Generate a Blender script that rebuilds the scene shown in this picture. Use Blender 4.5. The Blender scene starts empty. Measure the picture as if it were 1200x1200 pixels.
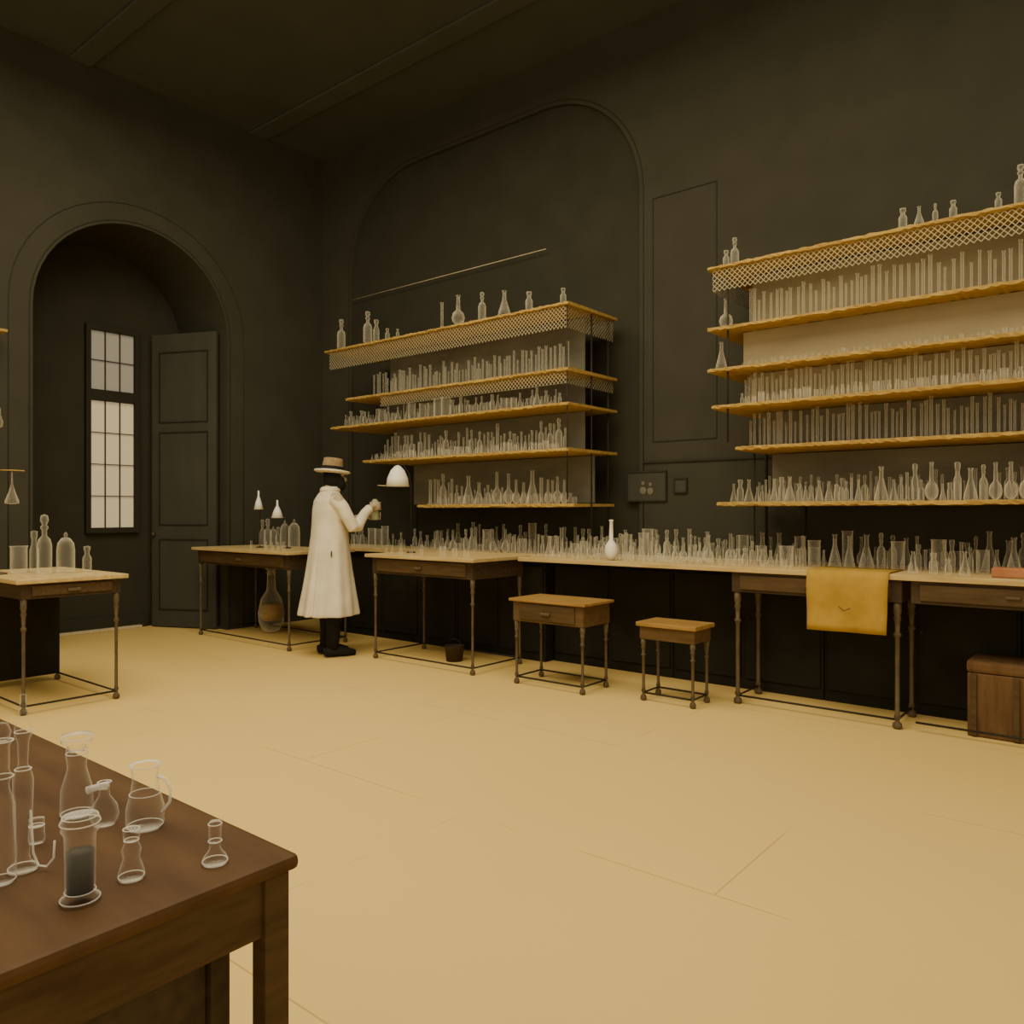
import bpy, bmesh, math, random
from mathutils import Vector, Matrix
random.seed(7)
S=bpy.context.scene
COL=S.collection
TH=math.radians(39.15); CT,ST=math.cos(TH),math.sin(TH)
F=920.0; CH=1.3
def floorpos(px,py,h=0.0):
    t=(CH-h)*F/(py-600.0); dx=(px-600)/F
    return (t*(dx*CT-ST), t*(dx*ST+CT), t)
def at_y(px,Y):
    dx=(px-600)/F; t=Y/(dx*ST+CT); return t*(dx*CT-ST)

# ---------------------------------------------------------------- materials
def new_mat(name):
    m=bpy.data.materials.new(name); m.use_nodes=True
    nt=m.node_tree; b=nt.nodes['Principled BSDF']; return m,nt,b
def noise_mat(name,c1,c2,scale=6,rough=.8,stretch=(1,1,1),bump=0.0,detail=6,spec=.2):
    m,nt,b=new_mat(name)
    tc=nt.nodes.new('ShaderNodeTexCoord'); mp=nt.nodes.new('ShaderNodeMapping')
    mp.inputs['Scale'].default_value=stretch
    nz=nt.nodes.new('ShaderNodeTexNoise'); nz.inputs['Scale'].default_value=scale; nz.inputs['Detail'].default_value=detail
    cr=nt.nodes.new('ShaderNodeValToRGB')
    cr.color_ramp.elements[0].position=.3; cr.color_ramp.elements[1].position=.7
    cr.color_ramp.elements[0].color=(*c1,1); cr.color_ramp.elements[1].color=(*c2,1)
    nt.links.new(tc.outputs['Object'],mp.inputs[0]); nt.links.new(mp.outputs[0],nz.inputs['Vector'])
    nt.links.new(nz.outputs[0],cr.inputs[0]); nt.links.new(cr.outputs[0],b.inputs['Base Color'])
    b.inputs['Roughness'].default_value=rough
    b.inputs['Specular IOR Level'].default_value=spec
    if bump:
        bp=nt.nodes.new('ShaderNodeBump'); bp.inputs['Strength'].default_value=bump; bp.inputs['Distance'].default_value=.01
        nt.links.new(nz.outputs[0],bp.inputs['Height']); nt.links.new(bp.outputs[0],b.inputs['Normal'])
    return m
M={}
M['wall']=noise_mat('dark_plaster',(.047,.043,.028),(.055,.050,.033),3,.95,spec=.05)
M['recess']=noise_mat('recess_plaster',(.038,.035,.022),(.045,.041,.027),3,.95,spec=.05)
M['ceil']=noise_mat('ceiling_plaster',(.068,.071,.060),(.078,.081,.069),2,.95,spec=.05)
M['beam']=noise_mat('ceiling_beam',(.069,.072,.060),(.080,.083,.070),2,.95,spec=.05)
M['trim']=noise_mat('dark_trim',(.033,.030,.018),(.038,.034,.022),8,.8,spec=.1)
M['door']=noise_mat('door_paint',(.052,.049,.034),(.064,.060,.042),5,.8,(1,1,.3),spec=.1)
M['doortrim']=noise_mat('door_moulding',(.028,.025,.016),(.034,.030,.019),5,.8,(1,1,.3),spec=.1)
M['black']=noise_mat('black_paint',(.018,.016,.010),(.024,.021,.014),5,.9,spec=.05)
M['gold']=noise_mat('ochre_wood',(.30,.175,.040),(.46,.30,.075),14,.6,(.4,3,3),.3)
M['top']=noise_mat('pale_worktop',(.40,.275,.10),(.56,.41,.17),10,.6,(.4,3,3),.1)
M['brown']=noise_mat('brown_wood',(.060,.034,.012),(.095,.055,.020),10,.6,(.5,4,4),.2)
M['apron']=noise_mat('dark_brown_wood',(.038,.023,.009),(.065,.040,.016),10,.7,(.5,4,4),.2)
M['near']=noise_mat('mahogany',(.058,.026,.008),(.100,.050,.015),5,.6,(.6,3,3),.08,spec=.12)
M['nearside']=noise_mat('mahogany_side',(.055,.030,.011),(.090,.052,.020),9,.7,(1,1,6),.1,spec=.1)
M['leg']=noise_mat('iron_leg',(.075,.052,.024),(.13,.09,.045),20,.5)
M['darkiron']=noise_mat('dark_iron',(.02,.016,.010),(.035,.028,.016),20,.6)
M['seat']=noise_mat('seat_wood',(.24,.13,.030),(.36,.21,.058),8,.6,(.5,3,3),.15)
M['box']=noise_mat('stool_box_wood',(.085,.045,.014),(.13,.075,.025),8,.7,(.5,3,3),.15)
M['crate']=noise_mat('crate_wood',(.09,.045,.016),(.15,.08,.030),7,.85,(3,3,.6),.5)
M['terracotta']=noise_mat('terracotta',(.34,.13,.05),(.44,.19,.08),9,.8)
M['cloth']=noise_mat('yellow_cloth',(.33,.19,.022),(.41,.25,.036),9,.9,bump=.15)
M['coat']=noise_mat('white_coat',(.60,.51,.33),(.76,.67,.46),5,.9,bump=.1)
M['skin']=noise_mat('skin',(.40,.30,.18),(.48,.37,.22),8,.6)
M['blackcloth']=noise_mat('black_cloth',(.009,.008,.006),(.016,.014,.011),8,.9)
M['hat']=noise_mat('straw_hat',(.20,.125,.055),(.30,.195,.09),30,.8)
M['hatbrim']=noise_mat('pale_brim',(.58,.50,.34),(.68,.60,.42),30,.8)
M['thread']=noise_mat('pale_brass',(.45,.36,.20),(.55,.45,.27),30,.8)
M['shade']=noise_mat('white_enamel',(.78,.72,.56),(.86,.80,.64),6,.5)
M['liquid']=noise_mat('green_glass',(.26,.28,.15),(.34,.37,.21),6,.3)
M['white']=noise_mat('white_porcelain',(.72,.66,.50),(.82,.76,.60),6,.4)
M['backglow']=noise_mat('painted_glow_backboard',(.19,.15,.080),(.32,.26,.145),1.1,.9,(1,1,2.5))  # warm glow behind the tubes painted into the board colour
M['bandglow']=noise_mat('painted_glow_band',(.24,.19,.095),(.38,.30,.16),1.1,.9,(1,1,2.5))  # pale glow between two shelves put into this board's colour
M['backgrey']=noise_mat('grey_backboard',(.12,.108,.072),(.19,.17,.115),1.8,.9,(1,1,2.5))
M['paper']=noise_mat('smoky_contents',(.045,.040,.028),(.08,.07,.05),8,.9)
def glass_mat(name,col,base,gain,rough=.25,blend=.32,power=1.0,spec=.5):
    m,nt,b=new_mat(name)
    b.inputs['Base Color'].default_value=(*col,1); b.inputs['Roughness'].default_value=rough; b.inputs['Specular IOR Level'].default_value=spec
    lw=nt.nodes.new('ShaderNodeLayerWeight'); lw.inputs['Blend'].default_value=blend
    pw=nt.nodes.new('ShaderNodeMath'); pw.operation='POWER'; pw.inputs[1].default_value=power
    ma=nt.nodes.new('ShaderNodeMath'); ma.operation='MULTIPLY_ADD'; ma.use_clamp=True
    ma.inputs[1].default_value=gain; ma.inputs[2].default_value=base
    tr=nt.nodes.new('ShaderNodeBsdfTransparent'); mx=nt.nodes.new('ShaderNodeMixShader')
    nt.links.new(lw.outputs['Facing'],pw.inputs[0]); nt.links.new(pw.outputs[0],ma.inputs[0]); nt.links.new(ma.outputs[0],mx.inputs[0])
    nt.links.new(tr.outputs[0],mx.inputs[1]); nt.links.new(b.outputs[0],mx.inputs[2])
    nt.links.new(mx.outputs[0],nt.nodes['Material Output'].inputs['Surface'])
    return m
M['glass']=glass_mat('clear_glass',(.92,.83,.58),.015,.85,blend=.36,power=1.5)
M['glassw']=glass_mat('cloudy_glass',(.94,.85,.60),.05,.85,blend=.38,power=1.5)
M['glassn']=glass_mat('thick_glass',(.80,.74,.60),.01,1.0,.08,.42,2.6,.8)
M['rim']=glass_mat('bright_glass_rim',(.88,.82,.68),.40,.5,.1)
def net_mat():
    m,nt,b=new_mat('netting'); b.inputs['Base Color'].default_value=(.36,.29,.15,1); b.inputs['Roughness'].default_value=.9
    tc=nt.nodes.new('ShaderNodeTexCoord'); sp=nt.nodes.new('ShaderNodeSeparateXYZ'); nt.links.new(tc.outputs['Object'],sp.inputs[0])
    def mth(op,a,c=None):
        n=nt.nodes.new('ShaderNodeMath'); n.operation=op
        for i,v in enumerate((a,c)):
            if v is None: continue
            if isinstance(v,(int,float)): n.inputs[i].default_value=v
            else: nt.links.new(v,n.inputs[i])
        return n.outputs[0]
    h=mth('ADD',sp.outputs['X'],sp.outputs['Y'])
    u=mth('FRACT',mth('MULTIPLY',mth('ADD',h,sp.outputs['Z']),27)); v=mth('FRACT',mth('MULTIPLY',mth('SUBTRACT',h,sp.outputs['Z']),27))
    a=mth('MAXIMUM',mth('LESS_THAN',u,.19),mth('LESS_THAN',v,.19))
    tr=nt.nodes.new('ShaderNodeBsdfTransparent'); mx=nt.nodes.new('ShaderNodeMixShader')
    nt.links.new(a,mx.inputs[0]); nt.links.new(tr.outputs[0],mx.inputs[1]); nt.links.new(b.outputs[0],mx.inputs[2])
    nt.links.new(mx.outputs[0],nt.nodes['Material Output'].inputs['Surface'])
    return m
M['net']=net_mat()
def floor_mat():
    m,nt,b=new_mat('pale_stone_floor')
    tc=nt.nodes.new('ShaderNodeTexCoord')
    nz=nt.nodes.new('ShaderNodeTexNoise'); nz.inputs['Scale'].default_value=.5; nz.inputs['Detail'].default_value=6
    cr=nt.nodes.new('ShaderNodeValToRGB'); cr.color_ramp.elements[0].position=.3; cr.color_ramp.elements[1].position=.7
    cr.color_ramp.elements[0].color=(.63,.43,.132,1); cr.color_ramp.elements[1].color=(.67,.465,.150,1)
    br=nt.nodes.new('ShaderNodeTexBrick'); br.inputs['Scale'].default_value=1; br.inputs['Mortar Size'].default_value=.003
    br.inputs['Brick Width'].default_value=2.3; br.inputs['Row Height'].default_value=1.25; br.inputs['Mortar Smooth'].default_value=0
    n2=nt.nodes.new('ShaderNodeTexNoise'); n2.inputs['Scale'].default_value=1.3
    r2=nt.nodes.new('ShaderNodeValToRGB'); r2.color_ramp.elements[0].position=.48; r2.color_ramp.elements[1].position=.54
    mu=nt.nodes.new('ShaderNodeMath'); mu.operation='MULTIPLY'; mu2=nt.nodes.new('ShaderNodeMath'); mu2.operation='MULTIPLY'; mu2.inputs[1].default_value=.45
    mix=nt.nodes.new('ShaderNodeMixRGB'); mix.inputs[2].default_value=(.22,.14,.05,1)
    L=nt.links.new
    L(tc.outputs['Object'],nz.inputs['Vector']); L(tc.outputs['Object'],br.inputs['Vector']); L(tc.outputs['Object'],n2.inputs['Vector'])
    L(nz.outputs[0],cr.inputs[0]); L(n2.outputs[0],r2.inputs[0]); L(br.outputs['Fac'],mu.inputs[0]); L(r2.outputs[0],mu.inputs[1])
    L(mu.outputs[0],mu2.inputs[0]); L(mu2.outputs[0],mix.inputs[0]); L(cr.outputs[0],mix.inputs[1]); L(mix.outputs[0],b.inputs['Base Color'])
    b.inputs['Roughness'].default_value=.95; b.inputs['Specular IOR Level'].default_value=.03
    return m
M['floor']=floor_mat()
def pane_mat(name,c,s):
    m,nt,b=new_mat(name); b.inputs['Base Color'].default_value=(*c,1); b.inputs['Emission Color'].default_value=(*c,1); b.inputs['Emission Strength'].default_value=s
    return m
M['pane']=pane_mat('daylit_pane',(.58,.48,.30),.42); M['pane2']=pane_mat('daylit_pane_dim',(.32,.29,.225),.28)

# ---------------------------------------------------------------- builders
def obj_from_bm(name,bm,mat,parent=None,smooth=False,loc=(0,0,0)):
    bmesh.ops.recalc_face_normals(bm,faces=bm.faces)
    me=bpy.data.meshes.new(name); bm.to_mesh(me); bm.free()
    if mat is not None: me.materials.append(mat)
    if smooth:
        for p in me.polygons: p.use_smooth=True
    o=bpy.data.objects.new(name,me); COL.objects.link(o); o.location=loc
    if parent is not None: o.parent=parent
    return o
def add_box(bm,x0,x1,y0,y1,z0,z1,bev=0.0):
    r=bmesh.ops.create_cube(bm,size=1)
    for v in r['verts']:
        v.co=Vector(((x0+x1)/2+v.co.x*(x1-x0),(y0+y1)/2+v.co.y*(y1-y0),(z0+z1)/2+v.co.z*(z1-z0)))
    if bev:
        es=set(e for v in r['verts'] for e in v.link_edges)
        bmesh.ops.bevel(bm,geom=list(es),offset=bev,segments=2,affect='EDGES',profile=.6)
def box(name,x0,x1,y0,y1,z0,z1,mat,parent=None,bev=.004):
    bm=bmesh.new(); add_box(bm,x0,x1,y0,y1,z0,z1,bev); return obj_from_bm(name,bm,mat,parent)
def add_lathe(bm,prof,seg=14,c=(0,0,0),sc=1.0):
    rings=[]
    for r,z in prof:
        if r<1e-5: rings.append([bm.verts.new((c[0],c[1],c[2]+z*sc))])
        else: rings.append([bm.verts.new((c[0]+r*sc*math.cos(2*math.pi*i/seg),c[1]+r*sc*math.sin(2*math.pi*i/seg),c[2]+z*sc)) for i in range(seg)])
    for a,b in zip(rings,rings[1:]):
        for i in range(seg):
            j=(i+1)%seg
            if len(a)==1 and len(b)==1: break
            if len(a)==1: bm.faces.new((a[0],b[i],b[j]))
            elif len(b)==1: bm.faces.new((a[i],a[j],b[0]))
            else: bm.faces.new((a[i],a[j],b[j],b[i]))
def lathe(name,prof,mat,parent=None,seg=16,c=(0,0,0)):
    bm=bmesh.new(); add_lathe(bm,prof,seg,c); return obj_from_bm(name,bm,mat,parent,True)
def add_tube(bm,pts,rad,seg=10,ell=None,up=Vector((0,0,1))):
    pts=[Vector(p) for p in pts]
    if isinstance(rad,(int,float)): rad=[rad]*len(pts)
    rings=[]; n=None
    for i,p in enumerate(pts):
        d=(pts[min(i+1,len(pts)-1)]-pts[max(i-1,0)]).normalized()
        if n is None:
            a=up if abs(d.dot(up))<.95 else Vector((1,0,0)); n=(a-d*a.dot(d)).normalized()
        else: n=(n-d*n.dot(d)).normalized()
        b=d.cross(n); e=ell or (1,1)
        rings.append([bm.verts.new(p+(n*math.cos(2*math.pi*k/seg)*e[0]+b*math.sin(2*math.pi*k/seg)*e[1])*rad[i]) for k in range(seg)])
    for a,b in zip(rings,rings[1:]):
        for i in range(seg): bm.faces.new((a[i],a[(i+1)%seg],b[(i+1)%seg],b[i]))
    bm.faces.new(rings[0]); bm.faces.new(rings[-1])
def tube(name,pts,rad,mat,parent=None,seg=8):
    bm=bmesh.new(); add_tube(bm,pts,rad,seg); return obj_from_bm(name,bm,mat,parent,True)
def thing(name,loc,label,cat,rz=0,group=None):
    e=bpy.data.objects.new(name,None); e.empty_display_size=.1; COL.objects.link(e); e.location=loc; e.rotation_euler=(0,0,rz)
    e['label']=label; e['category']=cat
    if group: e['group']=group
    return e
def tag(o,label,cat,group=None):
    o['label']=label; o['category']=cat
    if group: o['group']=group
    return o
def struct(o): o['kind']='structure'; return o
def arch_wall(name,h0,h1,curve,axis,a_front,a_back,mat,ztop):
    bm=bmesh.new()
    def P(h,z,a): return (a,h,z) if axis=='X' else (h,a,z)
    def quad(pts,a): bm.faces.new([bm.verts.new(P(h,z,a)) for h,z in pts])
    c=curve; L,R_=c[0][0],c[-1][0]
    for a in (a_front,a_back):
        quad([(h0,0),(L,0),(L,ztop),(h0,ztop)],a); quad([(R_,0),(h1,0),(h1,ztop),(R_,ztop)],a)
        for p,q in zip(c,c[1:]): quad([p,q,(q[0],ztop),(p[0],ztop)],a)
    outline=[(L,0)]+c+[(R_,0)]
    for p,q in zip(outline,outline[1:]):
        bm.faces.new([bm.verts.new(P(*p,a_front)),bm.verts.new(P(*q,a_front)),bm.verts.new(P(*q,a_back)),bm.verts.new(P(*p,a_back))])
    for h in (h0,h1):
        bm.faces.new([bm.verts.new(P(h,0,a_front)),bm.verts.new(P(h,ztop,a_front)),bm.verts.new(P(h,ztop,a_back)),bm.verts.new(P(h,0,a_back))])
    me=bpy.data.meshes.new(name); bm.to_mesh(me); bm.free(); me.materials.append(mat)
    o=bpy.data.objects.new(name,me); COL.objects.link(o); return o

# ---------------------------------------------------------------- room
WY=6.05; WX=-7.9; RX=-8.9; CEIL=5.6
struct(box('floor',-9.2,4,-4,6.4,-.1,0,M['floor'],bev=0))
struct(box('ceiling',-9.2,4,-3,6.4,CEIL,CEIL+.1,M['ceil'],bev=0))
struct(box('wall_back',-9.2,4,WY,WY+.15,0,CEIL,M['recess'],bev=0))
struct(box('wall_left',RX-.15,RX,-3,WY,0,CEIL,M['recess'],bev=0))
xa,xb,R,top=-7.35,-3.46,1.05,5.15
cv=[(xa,top-R)]
for i in range(1,13):
    a=math.pi-i*math.pi/24; cv.append((xa+R+R*math.cos(a),top-R+R*math.sin(a)))
for i in range(0,13):
    a=math.pi/2-i*math.pi/24; cv.append((xb-R+R*math.cos(a),top-R+R*math.sin(a)))
struct(arch_wall('wall_rear',-7.9,4,cv,'Y',WY-.04,WY-.001,M['wall'],CEIL))
FY=WY-.04
arch=[(xb+.04,FY-.001,0),(xb+.04,FY-.001,top-R)]
for i in range(1,13):
    a=i*math.pi/24; arch.append((xb-R+(R+.04)*math.cos(a),FY-.001,top-R+(R+.04)*math.sin(a)))
for i in range(0,13):
    a=math.pi/2+i*math.pi/24; arch.append((xa+R+(R+.04)*math.cos(a),FY-.001,top-R+(R+.04)*math.sin(a)))
arch.append((xa-.04,FY-.001,0))
struct(tube('trim_1',arch,.005,M['trim']))
yc,zs,r=3.76,3.2,.97
cv=[(yc-r,zs)]
for i in range(1,24):
    a=math.pi-i*math.pi/24; cv.append((yc+r*math.cos(a),zs+r*math.sin(a)))
cv.append((yc+r,zs))
struct(arch_wall('wall_window_side',-3,WY,cv,'X',WX,RX+.001,M['wall'],CEIL))
for n,rr,tr in ((2,r+.03,.006),(3,r+.20,.005)):
    p=[(WX+.001,yc-rr,0),(WX+.001,yc-rr,zs)]
    for i in range(1,24):
        a=math.pi-i*math.pi/24; p.append((WX+.001,yc+rr*math.cos(a),zs+rr*math.sin(a)))
    p+=[(WX+.001,yc+rr,zs),(WX+.001,yc+rr,0)]
    struct(tube('trim_%d'%n,p,tr,M['trim']))
for n,(y0,y1) in zip((4,5,6),((5.0,5.22),(3.1,3.3),(.9,1.1))):
    struct(box('trim_%d'%n,-7.9,3.9,y0,y1,CEIL-.03,CEIL-.001,M['beam'],bev=.012))
def frame_mould(name,x0,x1,z0,z1,y,w=.008,mat=None):
    bm=bmesh.new()
    add_box(bm,x0,x0+w,y-.006,y,z0,z1,.002); add_box(bm,x1-w,x1,y-.006,y,z0,z1,.002)
    add_box(bm,x0+w,x1-w,y-.006,y,z0,z0+w,.002); add_box(bm,x0+w,x1-w,y-.006,y,z1-w,z1,.002)
    return obj_from_bm(name,bm,mat or M['trim'])
struct(frame_mould('trim_9',-3.33,-2.74,1.9,4.0,FY-.001))
struct(box('trim_10',-3.42,3.9,FY-.015,FY-.001,1.72,1.74,M['trim'],bev=.004))
struct(box('baseboard_back',-3.39,3.9,FY-.025,FY-.001,0,.14,M['trim']))
struct(box('baseboard_left',WX+.001,WX+.025,-3,yc-r-.25,0,.14,M['trim']))
struct(box('baseboard_recess',RX+.001,RX+.03,yc-r+.01,yc+r-.4,0,.16,M['trim']))
struct(box('trim_11',RX+.03,RX+.09,yc-r+.01,yc+r-.5,0.001,.03,M['thread'],bev=.005))
tag(tube('hanging_rod',[(-7.3,FY-.02,3.80),(-4.46,FY-.02,3.80)],.0045,M['thread']),'thin pale rod fixed to wall above the shelving','rod')

# window
wy0,wy1=3.69,4.16; wx=RX+.005
win=thing('window_1',(wx,(wy0+wy1)/2,1.13),'tall dark-framed sash window with pale panes','window'); struct(win)
hw=(wy1-wy0)/2
bm=bmesh.new()
def wb(y0,y1,z0,z1,x1=.06): add_box(bm,0,x1,y0,y1,z0,z1,.003)
wb(-hw-.05,-hw,-.06,2.2); wb(hw,hw+.05,-.06,2.2); wb(-hw,hw,-.06,0); wb(-hw,hw,2.14,2.2); wb(-hw,hw,1.38,1.50)
obj_from_bm('window_frame',bm,M['doortrim'],win)
bm=bmesh.new()
for k in (1,2):
    y=-hw+2*hw*k/3; add_box(bm,.02,.04,y-.004,y+.004,0,1.38); add_box(bm,.02,.04,y-.004,y+.004,1.5,2.14)
for k in (1,2,3): add_box(bm,.021,.039,-hw,hw,1.38*k/4-.004,1.38*k/4+.004)
add_box(bm,.021,.039,-hw,hw,1.82-.004,1.82+.004)
obj_from_bm('glazing_bars',bm,M['apron'],win)
box('lower_pane',.005,.015,-hw,hw,0,1.38,M['pane'],win,0); box('upper_pane',.005,.015,-hw,hw,1.5,2.14,M['pane2'],win,0)
dr=thing('door_1',(-8.02,4.68,0),'tall dark panelled door standing open in arched recess','door',math.radians(180+24)); struct(dr)
bm=bmesh.new(); add_box(bm,0,.84,-.02,.02,.01,3.3,.004)
obj_from_bm('door_leaf',bm,M['door'],dr)
bm=bmesh.new()
for z0,z1 in ((.2,1.0),(1.15,2.2),(2.3,3.1)):
    for (a,b,c,d) in ((.1,.115,z0,z1),(.725,.74,z0,z1),(.115,.725,z0,z0+.015),(.115,.725,z1-.015,z1)):
        add_box(bm,a,b,.02,.03,c,d,.002)
obj_from_bm('panel_moulding',bm,M['doortrim'],dr)
tube('door_knob',[(.79,.02,1.05),(.79,.045,1.05),(.79,.05,1.05),(.79,.07,1.05)],[.008,.008,.022,.018],M['leg'],dr,12)
def wall_frame(px0,px1,py0,py1,label):
    Y=FY-.001; x0,x1=at_y(px0,Y),at_y(px1,Y); tt=Y/(((px0+px1)/2-600)/F*ST+CT)
    z0,z1=CH+(600-py1)*tt/F,CH+(600-py0)*tt/F
    p=thing('framed_picture',((x0+x1)/2,Y,z0),label,'picture')
    w,h=(x1-x0)/2,z1-z0; bm=bmesh.new()
    add_box(bm,-w,-w+.015,-.02,0,0,h,.004);add_box(bm,w-.015,w,-.02,0,0,h,.004);add_box(bm,-w+.015,w-.015,-.02,0,0,.015,.004);add_box(bm,-w+.015,w-.015,-.02,0,h-.015,h,.004)
    obj_from_bm('frame',bm,M['trim'],p); box('print',-w+.015,w-.015,-.012,-.002,.015,h-.015,M['door'],p,0)
    return p,w,h
p,w,h=wall_frame(735,782,552,588,'small dark wooden frame with dim picture on wall')
bm=bmesh.new()
for c,rr in (((-.03,-.016,h*.36),.034),((.04,-.016,h*.34),.032),((-.03,-.016,h*.60),.018),((.04,-.016,h*.56),.017)):
    res=bmesh.ops.create_uvsphere(bm,u_segments=12,v_segments=8,radius=rr)
    for v in res['verts']: v.co=Vector((v.co.x,v.co.y*.1,v.co.z))+Vector(c)
obj_from_bm('faded_figures',bm,M['backgrey'],p,True)
wall_frame(790,806,560,578,'tiny dark framed plate on the wall')
br_=thing('wall_bracket',(WX,2.30,2.86),'small ochre wall bracket with hanging glass bulb','wall bracket')
box('bracket_shelf',.002,.27,-.28,.20,-.012,.012,M['gold'],br_,.004)
tube('cord',[(.16,.17,-.012),(.16,.17,-.66)],.002,M['thread'],br_)
lathe('glass_bulb',[(0,-.65),(.010,-.66),(.012,-.72),(.03,-.78),(.026,-.82),(0,-.83)],M['glassw'],br_,12,(.16,.17,0))

# ---------------------------------------------------------------- furniture
def leg_profile(h,r=.015):
    return [(0,0),(r*1.0,.0),(r*1.7,.012),(r*1.5,.032),(r*.7,.045),(r*.8,.055),(r*1.2,.07),(r*.8,.09),(r*.75,h*.45),(r*.8,h*.72),(r*1.3,h*.735),(r*1.3,h*.75),(r*.8,h*.765),(r*.95,h*.84),(r*1.4,h*.87),(r*.95,h*.89),(r*1.4,h*.92),(r*1.4,h),(0,h)]
def table(name,x0,x1,y0,y1,h,label,cat='table',top=None,apr=None,legm=None,front='-Y',apron_h=.14,drawers=1,ov=.05,topth=.03,group=None,lr=.0135,boxy=False,stretch=True,knob=True):
    cx,cy=(x0+x1)/2,(y0+y1)/2; W,D=(x1-x0)/2,(y1-y0)/2
    t=thing(name,(cx,cy,0),label,cat,group=group)
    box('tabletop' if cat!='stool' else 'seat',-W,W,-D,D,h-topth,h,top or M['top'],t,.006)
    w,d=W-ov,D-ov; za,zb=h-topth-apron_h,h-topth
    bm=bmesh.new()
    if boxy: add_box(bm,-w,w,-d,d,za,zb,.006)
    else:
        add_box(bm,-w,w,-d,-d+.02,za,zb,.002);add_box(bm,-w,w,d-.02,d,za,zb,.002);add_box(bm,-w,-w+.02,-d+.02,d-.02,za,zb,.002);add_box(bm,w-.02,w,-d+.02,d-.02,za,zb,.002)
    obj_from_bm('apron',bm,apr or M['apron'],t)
    for k in range(drawers):
        if front=='-Y':
            a=-w+.06+(2*w-.12)*k/drawers+.01; b=-w+.06+(2*w-.12)*(k+1)/drawers-.01
            dv=box('drawer',a,b,-d-.012,-d,za+.02,zb-.015,M['brown'],t,.003)
            if knob: box('handle',(a+b)/2-.04,(a+b)/2+.04,-d-.03,-d-.013,(za+zb)/2-.012,(za+zb)/2+.008,M['leg'],dv,.004)
        else:
            dv=box('drawer',w,w+.012,-d+.06,d-.06,za+.02,zb-.015,M['brown'],t,.003)
            if knob: box('handle',w+.013,w+.03,-.04,.04,(za+zb)/2-.012,(za+zb)/2+.008,M['leg'],dv,.004)
    bm=bmesh.new(); add_lathe(bm,leg_profile(za,lr),12)
    l0=obj_from_bm('leg',bm,legm or M['leg'],t,True); l0.location=(-w+.02,-d+.02,0)
    for sx,sy in ((1,-1),(1,1),(-1,1)):
        o=l0.copy(); COL.objects.link(o); o.parent=t; o.location=(sx*(w-.02),sy*(d-.02),0)
    if stretch:
        bm=bmesh.new(); zz=.055; a,b=w-.02,d-.02
        for p in (((-a,-b,zz),(a,-b,zz)),((-a,b,zz),(a,b,zz)),((-a,-b,zz),(-a,b,zz)),((a,-b,zz),(a,b,zz))): add_tube(bm,p,.007,6)
        obj_from_bm('stretcher',bm,M['darkiron'],t,True)
    return t
H=.93
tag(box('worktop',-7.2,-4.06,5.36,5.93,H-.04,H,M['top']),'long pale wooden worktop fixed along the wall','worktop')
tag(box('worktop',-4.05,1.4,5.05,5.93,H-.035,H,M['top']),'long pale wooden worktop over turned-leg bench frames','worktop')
def cabinet(x0,x1,y0,zt):
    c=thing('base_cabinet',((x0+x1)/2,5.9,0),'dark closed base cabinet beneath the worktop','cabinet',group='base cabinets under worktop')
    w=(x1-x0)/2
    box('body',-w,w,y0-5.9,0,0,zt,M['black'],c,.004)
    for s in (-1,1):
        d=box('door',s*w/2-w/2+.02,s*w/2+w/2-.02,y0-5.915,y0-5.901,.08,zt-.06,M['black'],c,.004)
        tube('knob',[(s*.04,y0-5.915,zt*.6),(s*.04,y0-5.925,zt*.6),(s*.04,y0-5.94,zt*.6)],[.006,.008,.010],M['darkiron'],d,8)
xs=[-7.2,-6.15,-5.1,-4.06]
for a,b in zip(xs,xs[1:]): cabinet(a+.003,b-.003,5.45,H-.042)
xs=[-4.05,-2.9,-1.75,-.6,.5]
for a,b in zip(xs,xs[1:]): cabinet(a+.003,b-.003,5.56,H-.037)
def bench_frame(x0,x1,label,drawers=1):
    t=thing('bench_frame',((x0+x1)/2,5.28,0),label,'table')
    w=(x1-x0)/2; za,zb=H-.17,H-.037
    bm=bmesh.new(); add_box(bm,-w,w,-.20,-.18,za,zb,.003); add_box(bm,-w,-w+.02,-.18,.2,za,zb,.002); add_box(bm,w-.02,w,-.18,.2,za,zb,.002)
    obj_from_bm('apron',bm,M['apron'],t)
    for k in range(drawers):
        a=-w+.05+(2*w-.1)*k/drawers+.01; b=-w+.05+(2*w-.1)*(k+1)/drawers-.01
        d=box('drawer',a,b,-.212,-.201,za+.02,zb-.02,M['brown'],t,.003); box('handle',(a+b)/2-.035,(a+b)/2+.035,-.225,-.213,(za+zb)/2-.01,(za+zb)/2+.005,M['leg'],d,.003)
    bm=bmesh.new(); add_lathe(bm,leg_profile(za,.017),12)
    l0=obj_from_bm('leg',bm,M['leg'],t,True); l0.location=(-w+.03,-.17,0)
    for p in ((w-.03,-.17),(w-.03,.19),(-w+.03,.19)):
        o=l0.copy(); COL.objects.link(o); o.parent=t; o.location=(*p,0)
    bm=bmesh.new(); a=w-.03
    for p in (((-a,-.17,.055),(a,-.17,.055)),((-a,-.17,.055),(-a,.19,.055)),((a,-.17,.055),(a,.19,.055))): add_tube(bm,p,.007,6)
    obj_from_bm('stretcher',bm,M['darkiron'],t,True)
bench_frame(-2.21,-1.15,'dark wooden bench frame with drawer and turned legs')
t=thing('bench_frame',(-.1,5.28,0),'dark wooden bench frame with long drawers and turned legs','table')
bm=bmesh.new(); add_box(bm,-1.0,1.0,-.20,-.18,H-.17,H-.037,.003); obj_from_bm('apron',bm,M['apron'],t)
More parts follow.
